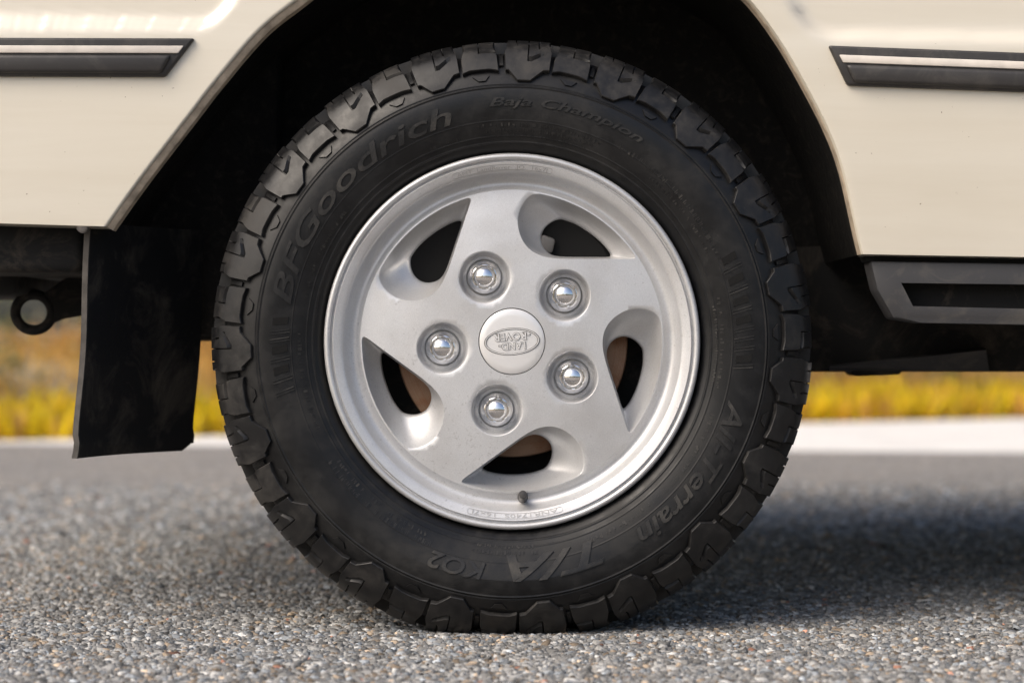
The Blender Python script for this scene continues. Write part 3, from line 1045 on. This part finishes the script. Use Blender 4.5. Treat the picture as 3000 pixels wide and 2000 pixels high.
sip_w = lambda a, b: (0.49 < b < 0.51 and a > 0.36) or (0.24 < b < 0.265 and 0.52 < a < 0.9) or (0.78 < b < 0.80 and a > 0.62) or (0.33 < a < 0.37 and 0.2 < b < 0.51)
sip_n = lambda a, b: (0.49 < b < 0.52 and a > 0.42) or (0.40 < a < 0.46 and b < 0.5 and b > 0.02)
LUGS = [lug(dip, lambda u: sT, wl_L, wl_R, cols_w, sip_w, 1.0), lug(flat, lambda u: sT2, nl_L, nl_R, cols_n, sip_n, 0.93)]
# small triangular wedge moulded below each narrow lug, and a stone ejector bar in the groove
def wedge():
    v = []
    r0, r1 = 0.3055, 0.3120
    for (d, r) in ((12.9, r1), (16.9, r1), (15.6, r0), (13.9, r0)):
        y = y_of_r(r)
        v.append((r, y, deg(d)))
    out = []
    for h in (0.0, 0.0022):
        for r, y, a in v:
            k = 0.86 if h else 1.0
            rm = 0.3095; am = deg(14.8)
            r2 = rm + (r - rm) * k; a2 = am + (a - am) * k
            out.append((r2 * math.cos(a2), y_of_r(r2) - h + (0.001 if not h else 0), r2 * math.sin(a2)))
    f = [(4, 5, 6, 7)] + [(i, (i + 1) % 4, 4 + (i + 1) % 4, 4 + i) for i in range(4)]
    return out, f
def groove_bar():
    v, f = [], []
    sp = [(s_of_r(0.322) + k * 0.004) for k in range(7)]
    for s in sp:
        r, y, nr, ny = prof_at(s)
        for d, h in ((9.95, -0.002), (10.05, 0.0028), (10.85, 0.0028), (10.95, -0.002)):
            rr, yy = r + nr * h, y + ny * h
            v.append((rr * math.cos(deg(d)), yy, rr * math.sin(deg(d))))
    for i in range(len(sp) - 1):
        for j in range(3):
            f.append((i * 4 + j, i * 4 + j + 1, i * 4 + j + 5, i * 4 + j + 4))
    f.append((0, 1, 2, 3))
    return v, f
def place_lugs():
    kinds = [("tread_lug", *LUGS[0]), ("tread_lug", *LUGS[1]), ("sidewall_wedge", *wedge()), ("groove_bar", *groove_bar())]
    for name, v, f in kinds:
        base = mesh_data(name, v, f, M_LUG if name == "tread_lug" else M_RUBBER, True, 24)
        recalc(base)
        va = np.array(v)
        for k in range(NP):
            # angle offset: the low flat of a wide lug sits just right of the top
            ang = R(90) - R(8.2) + k * PITCH
            ca, sa = math.cos(ang), math.sin(ang)
            X = va[:, 0] * ca - va[:, 2] * sa
            Z = va[:, 0] * sa + va[:, 2] * ca
            phi = math.atan2(X.mean(), -Z.mean())
            if abs(phi) < 1.15:
                vv = [warp((X[i], va[i, 1], Z[i])) for i in range(len(va))]
                me = mesh_data(name, vv, f, base.materials[0], True, 24)
                recalc(me)
                link(bpy.data.objects.new(name, me), wheel)
            else:
                o = link(bpy.data.objects.new(name, base), wheel)
                o.rotation_euler = (0, -ang, 0)
place_lugs()

# inner tread blocks and the far shoulder, hidden from the front
def inner_tread():
    v, f = [], []
    for row, (y0, y1) in enumerate(((0.058, 0.088), (0.094, 0.128), (0.134, 0.164), (0.170, 0.205))):
        for k in range(2 * NP):
            a0 = (k + 0.5 * (row % 2)) * PITCH / 2 + 0.012
            a1 = a0 + PITCH / 2 - 0.022
            b = len(v)
            for r, i in ((0.340, 0.0), (0.3575, 0.0012)):
                for a, y in ((a0 + i / 0.35, y0 + i), (a1 - i / 0.35, y0 + i), (a1 - i / 0.35, y1 - i), (a0 + i / 0.35, y1 - i)):
                    v.append(warp((r * math.cos(a), y, r * math.sin(a))))
            f += [(b + 4, b + 5, b + 6, b + 7)] + [(b + i, b + (i + 1) % 4, b + 4 + (i + 1) % 4, b + 4 + i) for i in range(4)]
    o = mesh_obj("inner_tread", v, f, M_LUG, wheel, smooth=False)
    recalc(o.data)
    o["kind"] = "stuff"
inner_tread()

# ---- raised lettering on arcs
def arc_text(name, text, r_mid, a_from, a_to, cap, mat, h, yfun, offset=0.0, shear=0.0, parent=None, depth=0.0015, do_warp=False, flip=False, spacing=1.0):
    """clockwise text, tops outwards, stretched between two angles (degrees)"""
    cu = bpy.data.curves.new(name, 'FONT')
    cu.body = text
    cu.size = 1.0
    cu.extrude = 0.5
    cu.offset = offset
    cu.shear = shear
    cu.space_character = spacing
    cu.resolution_u = 3
    to = bpy.data.objects.new(name, cu)
    COL.objects.link(to)
    dg = bpy.context.evaluated_depsgraph_get()
    dg.update()
    me = bpy.data.meshes.new_from_object(to.evaluated_get(dg))
    bpy.data.objects.remove(to)
    # cut long edges so that letters follow the arc
    bm = bmesh.new(); bm.from_mesh(me)
    bmesh.ops.triangulate(bm, faces=bm.faces[:])
    if cap > 0.009:
        bmesh.ops.subdivide_edges(bm, edges=bm.edges[:], cuts=3, use_grid_fill=True)
    V = np.array([v.co[:] for v in bm.verts])
    x0, x1 = V[:, 0].min(), V[:, 0].max()
    capu = 0.73
    tot = R(a_from - a_to)
    for v in bm.verts:
        u = (v.co.x - x0) / (x1 - x0)
        a = R(a_from) - u * tot
        r = r_mid + (v.co.y / capu - 0.5) * cap
        y = yfun(r) - (h if v.co.z > 0 else -depth)
        p = (r * math.cos(a), y, r * math.sin(a))
        v.co = warp(p) if do_warp else p
    bmesh.ops.recalc_face_normals(bm, faces=bm.faces[:])
    me2 = bpy.data.meshes.new(name)
    bm.to_mesh(me2); bm.free()
    bpy.data.meshes.remove(me)
    me2.materials.append(mat)
    return link(bpy.data.objects.new(name, me2), parent or wheel)

M_LETTER = rubber_mat("raised_letter_rubber", (0.012, 0.012, 0.0125), (0.06, 0.056, 0.05), 0.7)
TY = y_of_r
arc_text("raised_lettering", "BFGoodrich", 0.2745, 170.5, 105.0, 0.0235, M_LETTER, 0.0016, TY, 0.012, 0.25)
arc_text("raised_lettering", "Baja Champion", 0.2805, 95.5, 57.0, 0.0105, M_LETTER, 0.0013, TY, 0.015, 0.3)
arc_text("raised_lettering", "All-Terrain", 0.2745, 345.0, 303.0, 0.0235, M_LETTER, 0.0016, TY, 0.012, 0.25, do_warp=True)
arc_text("raised_lettering", "T/A", 0.2650, 293.0, 268.5, 0.0300, M_LETTER, 0.0017, TY, 0.02, 0.3, do_warp=True)
arc_text("raised_lettering", "KO2", 0.2700, 263.2, 249.0, 0.0200, M_LETTER, 0.0017, TY, 0.015, 0.2, do_warp=True)

def arc_patch(a0, a1, r0, r1, h, slant=0.0, n=4, do_warp=True):
    v, f = [], []
    for i in range(n + 1):
        for r in (r0, r1):
            a = R(a0 + (a1 - a0) * i / n) + (slant if r == r1 else 0)
            for hh in (h, -0.001):
                p = (r * math.cos(a), TY(r) - hh, r * math.sin(a))
                v.append(p)
    for i in range(n):
        b = i * 4
        f += [(b, b + 4, b + 6, b + 2), (b, b + 1, b + 5, b + 4), (b + 2, b + 6, b + 7, b + 3)]
    f += [(0, 2, 3, 1), (n * 4, n * 4 + 1, n * 4 + 3, n * 4 + 2)]
    return v, f
# black flag squares and slashes between the names
def flag(angles, sq):
    for i, a in enumerate(angles):
        if sq[i]:
            v, f = arc_patch(a - 0.9, a + 0.9, 0.2625, 0.2805, 0.0010, 0.012)
            o = mesh_obj("sidewall_square", v, f, M_GROOVE, wheel, smooth=False); recalc(o.data)
        else:
            for d in (-0.35, 0.35):
                v, f = arc_patch(a + d - 0.12, a + d + 0.12, 0.2600, 0.2830, 0.0012, 0.014, 1)
                o = mesh_obj("sidewall_slash", v, f, M_LETTER, wheel, smooth=False); recalc(o.data)
flag([20.6, 18.0, 15.2, 12.5, 9.8, 7.4, 5.0, 2.6, 0.2, -2.2, -4.6, -6.6], [1, 0, 1, 0, 1, 0, 1, 0, 0, 0, 1, 0])
flag([174.6, 177.2, 179.2, 181.6, 184.0, 186.6, 189.0, 192.0], [1, 0, 0, 1, 0, 1, 0, 0])

# rows of minute moulded lettering near the bead: bumps only
def fine_print(name, a0, a1, r, cap, gap=0.75):
    v, f = [], []
    a = a0
    while a > a1:
        w = random.uniform(0.45, 0.75) * math.degrees(cap / r)
        if random.random() > 0.13:
            for part in range(random.choice((1, 2, 2))):
                rr0 = r + cap * random.choice((0, 0.0, 0.35)); rr1 = r + cap * random.choice((1.0, 1.0, 0.6))
                aa = a - part * w * 0.6
                pv, pf = arc_patch(aa, aa - w * random.choice((0.25, 0.3, 0.7)), min(rr0, rr1), max(rr0, rr1) if rr1 > rr0 else rr0 + cap * 0.3, 0.0007, 0, 1)
                b = len(v)
                v += pv
                f += [tuple(i + b for i in q) for q in pf]
        a -= w * (1 + gap)
    v = [warp(p) for p in v]
    o = mesh_obj(name, v, f, M_LETTER, wheel, smooth=False)
    recalc(o.data)
    o["kind"] = "stuff"
for a0, a1, r, cap in ((99, 66, 0.2515, 0.0042), (98, 68, 0.2455, 0.0036), (97, 70, 0.2400, 0.0034), (113, 102, 0.2420, 0.0038), (62, 22, 0.2570, 0.0052), (50, 24, 0.2490, 0.0040),
                       (12, -12, 0.2440, 0.0040), (10, -14, 0.2380, 0.0034), (-20, -72, 0.2470, 0.0050), (-82, -102, 0.2450, 0.0042), (-84, -100, 0.2385, 0.0034),
                       (248, 212, 0.2520, 0.0055), (246, 214, 0.2440, 0.0045), (204, 176, 0.2460, 0.0046), (168, 140, 0.2450, 0.0040)):
    fine_print("fine_lettering", a0, a1, r, cap)

# ---- rim
MMR = 1.0 / 2500.0
def face_y(r):
    return float(np.interp(r, [0, 0.04, 0.075, 0.115, 0.15, 0.179], [0.0120, 0.0122, 0.0130, 0.0150, 0.0180, 0.0215]))
def rim():
    prof_r = [(0.2195, 0.030), (0.2205, 0.016), (0.2212, 0.009), (0.2208, 0.0055), (0.2192, 0.0030), (0.2168, 0.0022), (0.2148, 0.0030), (0.2138, 0.0052), (0.2130, 0.0078), (0.2120, 0.0080),
              (0.2111, 0.0056), (0.2100, 0.0040), (0.2060, 0.0052), (0.2020, 0.0066), (0.1998, 0.0078), (0.1988, 0.0096), (0.1982, 0.0122), (0.1972, 0.0160), (0.1955, 0.0205),
              (0.1930, 0.0245), (0.1895, 0.0270), (0.1860, 0.0272), (0.1830, 0.0258), (0.1808, 0.0236), (0.1790, 0.0215)]
    v, f = lathe(prof_r, 240)
    o = mesh_obj("rim", v, f, M_SILVER, wheel, sharp=45)
    recalc(o.data)
    # inner barrel behind the spokes
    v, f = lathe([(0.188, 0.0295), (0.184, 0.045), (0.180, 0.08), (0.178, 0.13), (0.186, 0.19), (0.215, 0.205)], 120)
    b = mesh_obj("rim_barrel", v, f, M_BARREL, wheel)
    return o
RIM = rim()

def rot2(p, a):
    c, s = math.cos(a), math.sin(a)
    return np.stack([p[:, 0] * c - p[:, 1] * s, p[:, 0] * s + p[:, 1] * c], 1)

def arc_pts(r, a0, a1, n):
    a = np.radians(np.linspace(a0, a1, n))
    return np.stack([r * np.cos(a), r * np.sin(a)], 1)

def pocket_outlines():
    A1 = resample([(372, 243), (150, 243)], 26)
    B1 = catmull([(150, 243), (100, 248), (62, 263), (36, 288), (21, 322), (16, 358), (24, 394), (44, 424), (66, 438)], 44)
    C1 = arc_pts(443.5, 81.3, 33.2, 40)
    out = np.concatenate([A1[:-1], B1[:-1], C1[:-1]])
    A2 = resample([(299, 252), (160, 252)], 26)
    B2 = catmull([(160, 252), (124, 256), (101, 270), (89, 292), (87, 315), (97, 338), (118, 356), (143, 366)], 44)
    C2 = catmull([(143, 366), (185, 352), (224, 329), (258, 303), (286, 274), (299, 252)], 40)
    hol = np.concatenate([A2[:-1], B2[:-1], C2[:-1]])
    return out * MMR, hol * MMR

BOLT0 = 41.3
def spokes():
    po, ph = pocket_outlines()
    # soften corners
    def soften(p, it):
        for _ in range(it):
            p = 0.5 * p + 0.25 * np.roll(p, 1, 0) + 0.25 * np.roll(p, -1, 0)
        return p
    po = soften(po, 4); ph = soften(ph, 6)
    loops = []
    for k in range(5):
        loops.append(rot2(po, k * 2 * PI / 5))
    rb = 0.0312
    nb = 56
    for k in range(5):
        a = R(BOLT0 + 72 * k)
        c = np.array([math.cos(a), math.sin(a)]) * 0.0826
        loops.append(arc_pts(rb, 0, 360, nb + 1)[:-1] + c)
    rc = 0.0396
    loops.append(arc_pts(rc, 0, 360, 97)[:-1])
    ring = arc_pts(0.1790, 0, 360, 241)[:-1]
    allp = [ring] + loops
    verts, edges = [], []
    for lp in allp:
        b = len(verts)
        n = len(lp)
        verts += [Vector((float(x), float(y))) for x, y in lp]
        edges += [(b + i, b + (i + 1) % n) for i in range(n)]
    bound = np.concatenate(allp)
    def inside(p, lp):
        x, y = p
        c = False
        n = len(lp)
        x0, y0 = lp[:, 0], lp[:, 1]
        x1, y1 = np.roll(x0, -1), np.roll(y0, -1)
        m = ((y0 > y) != (y1 > y))
        with np.errstate(divide='ignore', invalid='ignore'):
            xi = (x1 - x0) * (y - y0) / (y1 - y0) + x0
        return (np.count_nonzero(m & (x < xi)) % 2) == 1
    g = []
    step = 0.0062
    for i in range(-30, 31):
        for j in range(-34, 35):
            p = np.array([(i + (0.5 if j % 2 else 0)) * step, j * step * 0.87])
            if np.hypot(*p) > 0.1765 or np.hypot(*p) < rc: continue
            if (((bound - p) ** 2).sum(1)).min() < 0.0028 ** 2: continue
            if any(inside(p, lp) for lp in loops): continue
            g.append(p)
    verts += [Vector((float(x), float(y))) for x, y in g]
    vo, eo, fo, _, _, _ = delaunay_2d_cdt(verts, edges, [], 0, 1e-7)
    V = [(p.x, face_y(math.hypot(p.x, p.y)), p.y) for p in vo]
    F = []
    for t in fo:
        c = np.mean([[vo[i].x, vo[i].y] for i in t], axis=0)
        if np.hypot(*c) > 0.1790: continue
        if any(inside(c, lp) for lp in loops): continue
        F.append(tuple(t))
    # pockets: loft from the face outline down to the window, then the window wall
    steps = [(0.0, 0.0), (0.012, 0.0004), (0.035, 0.0017), (0.07, 0.0040), (0.14, 0.0082), (0.26, 0.0140), (0.40, 0.0195), (0.56, 0.0245), (0.72, 0.0285), (0.88, 0.0318), (0.97, 0.0340), (1.0, 0.0362)]
    for k in range(5):
        a = k * 2 * PI / 5
        O, H = rot2(po, a), rot2(ph, a)
        n = len(O)
        base = len(V)
        rows = 0
        for t, d in steps:
            for i in range(n):
                p = O[i] + (H[i] - O[i]) * t
                y0 = face_y(float(np.hypot(*O[i])))
                V.append((p[0], y0 + d, p[1]))
            rows += 1
        for d, sc in ((0.044, 1.0), (0.056, 1.0)):
            for i in range(n):
                p = H[i]
                V.append((p[0], 0.018 + d, p[1]))
            rows += 1
        for rr in range(rows - 1):
            for i in range(n):
                j = (i + 1) % n
                F.append((base + rr * n + i, base + rr * n + j, base + (rr + 1) * n + j, base + (rr + 1) * n + i))
    # wheel nut recesses
    rec = [(rb, 0), (0.0308, 0.0002), (0.0302, 0.0008), (0.0295, 0.0024), (0.0287, 0.0058), (0.0279, 0.0100), (0.0270, 0.0142), (0.0256, 0.0176), (0.0238, 0.0196), (0.0222, 0.0202), (0.0212, 0.0210), (0.0206, 0.0250), (0.0100, 0.0255)]
    for k in range(5):
        a = R(BOLT0 + 72 * k)
        c = np.array([math.cos(a), math.sin(a)]) * 0.0826
        base = len(V)
        for q, (r, d) in enumerate(rec):
            pts = arc_pts(r, 0, 360, nb + 1)[:-1] + c
            for i in range(nb):
                fy = face_y(float(np.hypot(*(arc_pts(rb, 0, 360, nb + 1)[i] + c))))
                mixw = min(1, q / 6)
                y = fy * (1 - mixw) + face_y(0.0826) * mixw + d
                V.append((pts[i][0], y, pts[i][1]))
        for q in range(len(rec) - 1):
            for i in range(nb):
                j = (i + 1) % nb
                F.append((base + q * nb + i, base + q * nb + j, base + (q + 1) * nb + j, base + (q + 1) * nb + i))
    # seat for the centre cap
    base = len(V)
    for r, d in ((rc, 0.0), (rc - 0.0002, 0.0006), (rc - 0.0004, 0.010)):
        for x, z in arc_pts(r, 0, 360, 97)[:-1]:
            V.append((x, face_y(rc) + d, z))
    for q in range(2):
        for i in range(96):
            j = (i + 1) % 96
            F.append((base + q * 96 + i, base + q * 96 + j, base + (q + 1) * 96 + j, base + (q + 1) * 96 + i))
    bm = bmesh.new()
    bv = [bm.verts.new(p) for p in V]
    for q in F:
        try: bm.faces.new([bv[i] for i in q])
        except ValueError: pass
    bmesh.ops.remove_doubles(bm, verts=bm.verts[:], dist=1e-6)
    return bm_obj("spoke_face", bm, M_SILVER, wheel, sharp=48)
SPK = spokes()

# ---- centre cap with its oval badge, upside down
def centre_cap():
    y0 = face_y(0.03)
    v, f = lathe([(0.0386, y0 + 0.010), (0.0386, y0 + 0.0012), (0.0382, y0 + 0.0003), (0.0374, y0 - 0.0002), (0.030, y0 - 0.0007), (0.018, y0 - 0.0011), (0.006, y0 - 0.0013), (0.00005, y0 - 0.0013)], 96)
    cap = mesh_obj("centre_cap", v, f, M_CAP, wheel)
    recalc(cap.data)
    v, f = lathe([(0.0400, y0 + 0.0105), (0.030, y0 + 0.0105)], 64)
    mesh_obj("cap_gap", v, f, M_GROOVE, wheel)
    # oval rings
    yc = y0 - 0.0011
    tilt = R(180 + 4)
    def oval(name, a, b, w, h, mat):
        v, f = [], []
        n = 96
        for i in range(n):
            t = 2 * PI * i / n
            for (k, hh) in ((-w, -0.0006), (-w * 0.6, h), (w * 0.6, h), (w, -0.0006)):
                x, z = (a + k) * math.cos(t), (b + k) * math.sin(t)
                v.append((x * math.cos(tilt) - z * math.sin(tilt), yc - hh, x * math.sin(tilt) + z * math.cos(tilt)))
        for i in range(n):
            j = (i + 1) % n
            for k in range(3):
                f.append((i * 4 + k, i * 4 + k + 1, j * 4 + k + 1, j * 4 + k))
        o = mesh_obj(name, v, f, mat, wheel, sharp=20)
        recalc(o.data)
    oval("badge_shade_ring", 0.0325, 0.0158, 0.00042, 0.0003, M_SHADE)  # flat dark ring, groove shade put into its colour
    oval("badge_ring", 0.0314, 0.0149, 0.0006, 0.0008, M_CAP)
    oval("badge_shade_ring", 0.0301, 0.0139, 0.00030, 0.0003, M_SHADE)
    def line(name, text, zc, width, cap_h, off, hgt, mat):
        cu = bpy.data.curves.new("badge_text", 'FONT')
        cu.body = text; cu.size = 1.0; cu.extrude = 0.5; cu.offset = off
        to = bpy.data.objects.new("badge_text", cu); COL.objects.link(to)
        dg = bpy.context.evaluated_depsgraph_get(); dg.update()
        me = bpy.data.meshes.new_from_object(to.evaluated_get(dg))
        bpy.data.objects.remove(to)
        V = np.array([q.co[:] for q in me.vertices])
        x0, x1 = V[:, 0].min(), V[:, 0].max()
        for q in me.vertices:
            x = ((q.co.x - x0) / (x1 - x0) - 0.5) * width
            z = zc + (q.co.y / 0.73 - 0.5) * cap_h
            y = yc - (hgt if q.co.z > 0 else -0.001)
            q.co = (x * math.cos(tilt) - z * math.sin(tilt), y, x * math.sin(tilt) + z * math.cos(tilt))
        me.materials.clear(); me.materials.append(mat)
        recalc(me)
        link(bpy.data.objects.new(name, me), wheel)
    for nm, off, hgt, mt, grow in (("badge_outline", 0.055, 0.0003, M_SHADE, 0.0016), ("badge_text", 0.012, 0.0011, M_CAP, 0.0)):  # the wider lower copy paints dark shade round the letters
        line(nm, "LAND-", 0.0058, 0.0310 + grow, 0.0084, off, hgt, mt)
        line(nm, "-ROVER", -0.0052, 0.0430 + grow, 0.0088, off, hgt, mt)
centre_cap()

# ---- wheel nuts
def nuts():
    # hexagon blending into a round dome
    rows = [(0.0196, 0, 0.0225), (0.0195, 0, 0.0165), (0.0188, 0, 0.0150), (0.0172, 0, 0.0140), (0.0164, 0, 0.0130), (0.0161, 1, 0.0122), (0.0159, 1, 0.0012), (0.0154, 0.8, -0.0004), (0.0142, 0.25, -0.0012), (0.0132, 0, -0.0010),
            (0.0128, 0, -0.0022), (0.0123, 0, -0.0044), (0.0113, 0, -0.0068), (0.0098, 0, -0.0090), (0.0076, 0, -0.0107), (0.0048, 0, -0.0118), (0.0020, 0, -0.01225), (0.00005, 0, -0.0123)]
    n = 72
    v, f = [], []
    for r, hx, y in rows:
        for i in range(n):
            a = 2 * PI * i / n
            sec = (a + PI / 6) % (PI / 3) - PI / 6
            rh = 0.0139 / math.cos(sec) * (r / 0.0160)
            q = r * (1 - hx) + min(rh, r * 1.0) * hx
            v.append((q * math.cos(a), y, q * math.sin(a)))
    m = n
    for k in range(len(rows) - 1):
        for i in range(n):
            j = (i + 1) % n
            f.append((k * m + i, k * m + j, (k + 1) * m + j, (k + 1) * m + i))
    me = mesh_data("wheel_nut", v, f, M_CHROME, True, 38)
    recalc(me)
    for k in range(5):
        a = R(BOLT0 + 72 * k)
        o = link(bpy.data.objects.new("wheel_nut", me), wheel)
        o.location = (0.0826 * math.cos(a), face_y(0.0826) + 0.0015, 0.0826 * math.sin(a))
        o.rotation_euler = (0, random.uniform(0, 1), 0)
nuts()

# ---- valve
def valve():
    v, f = lathe([(0.0062, 0.030), (0.0062, 0.012), (0.0055, 0.006), (0.0048, 0.002), (0.0050, 0.0), (0.0051, -0.006), (0.0044, -0.0075), (0.00005, -0.008)], 24)
    o = mesh_obj("valve", v, f, M_TRIM, wheel)
    recalc(o.data)
    o.location = (32 * MMR, 0.010, -452 * MMR)
    o.rotation_euler = (R(-12), 0, 0)
valve()

# ---- cast label frames on the rim ring
def rim_label(a0, a1, text):
    r0, r1 = 0.2018, 0.2078
    yf = lambda r: float(np.interp(r, [0.1998, 0.2020, 0.2060, 0.2100], [0.0078, 0.0066, 0.0052, 0.0040]))
    v, f = [], []
    n = 60
    rm, hw = (r0 + r1) / 2, (r1 - r0) / 2
    path = []
    for i in range(n + 1):
        path.append((r1, R(a0 + (a1 - a0) * i / n)))
    for i in range(1, 12):
        t = PI / 2 - PI * i / 12
        path.append((rm + hw * math.sin(t), R(a1) - hw * math.cos(t) / rm))
    for i in range(n + 1):
        path.append((r0, R(a1 + (a0 - a1) * i / n)))
    for i in range(1, 12):
        t = -PI / 2 + PI * i / 12
        path.append((rm + hw * math.sin(t), R(a0) + hw * math.cos(t) / rm))
    m = len(path)
    for r, a in path:
        k = 0.0004
        for rr, h in ((r - k, -0.0004), (r - k * 0.5, 0.00045), (r + k * 0.5, 0.00045), (r + k, -0.0004)):
            v.append((rr * math.cos(a), yf(rr) - h, rr * math.sin(a)))
    for i in range(m):
        j = (i + 1) % m
        for q in range(3):
            f.append((i * 4 + q, i * 4 + q + 1, j * 4 + q + 1, j * 4 + q))
    o = mesh_obj("cast_label", v, f, M_CASTED, wheel, sharp=25)
    recalc(o.data)
    arc_text("cast_lettering", text, rm, a0 - 0.8, a1 + 0.8, 0.0042, M_CASTED, 0.00045, yf, 0.0, 0.0, parent=o, depth=0.0005)
rim_label(109.2, 77.5, "AMT  LandRover  .JO.  16x7J")
rim_label(286.0, 256.0, "ANR1740S  16x7J")

# ---- brake behind the wheel
v, f = lathe([(0.085, 0.070), (0.090, 0.078), (0.093, 0.086), (0.1385, 0.086), (0.1398, 0.088), (0.1398, 0.104), (0.138, 0.106), (0.09, 0.106)], 120)
bd = mesh_obj("brake_disc", v, f, M_RUST, car); recalc(bd.data)
bd.location = (0, 0, HUB)
v, f = lathe([(0.178, 0.135), (0.176, 0.118), (0.10, 0.116), (0.00005, 0.116)], 80)
bp = mesh_obj("brake_shield", v, f, M_UNDER, car); recalc(bp.data)
bp.location = (0, 0, HUB)
# caliper over the disc, stretched and blackened to stand in for shade in the upper windows
def caliper():
    bm = bmesh.new()
    n = 14
    rows = []
    for i in range(n + 1):
        a = R(38 + (152 - 38) * i / n)
        e = 0.010 * (1 - abs(2 * i / n - 1) ** 6)
        rows.append([bm.verts.new((r * math.cos(a), y, r * math.sin(a))) for r, y in ((0.098, 0.060), (0.150 + e, 0.058), (0.160 + e, 0.068), (0.160 + e, 0.112), (0.098, 0.112))])
    for i in range(n):
        for k in range(5):
            bm.faces.new((rows[i][k], rows[i][(k + 1) % 5], rows[i + 1][(k + 1) % 5], rows[i + 1][k]))
    bm.faces.new(rows[0]); bm.faces.new(rows[-1][::-1])
    o = bm_obj("brake_caliper", bm, M_GROOVE, car)
    o.location = (0, 0, HUB)
    prism("caliper_pin", [(0.028, 0.107), (0.048, 0.105), (0.052, 0.122), (0.036, 0.128)], 0.050, 0.062, M_BARREL, o, bev=0.003)
caliper()
bm = bmesh.new()
box_bm(bm, -0.09, 0.09, 0.13, 1.5, -0.05, 0.05, 0.02, 2)
ax = bm_obj("axle", bm, M_UNDER, car)
ax.location = (0, 0, HUB)
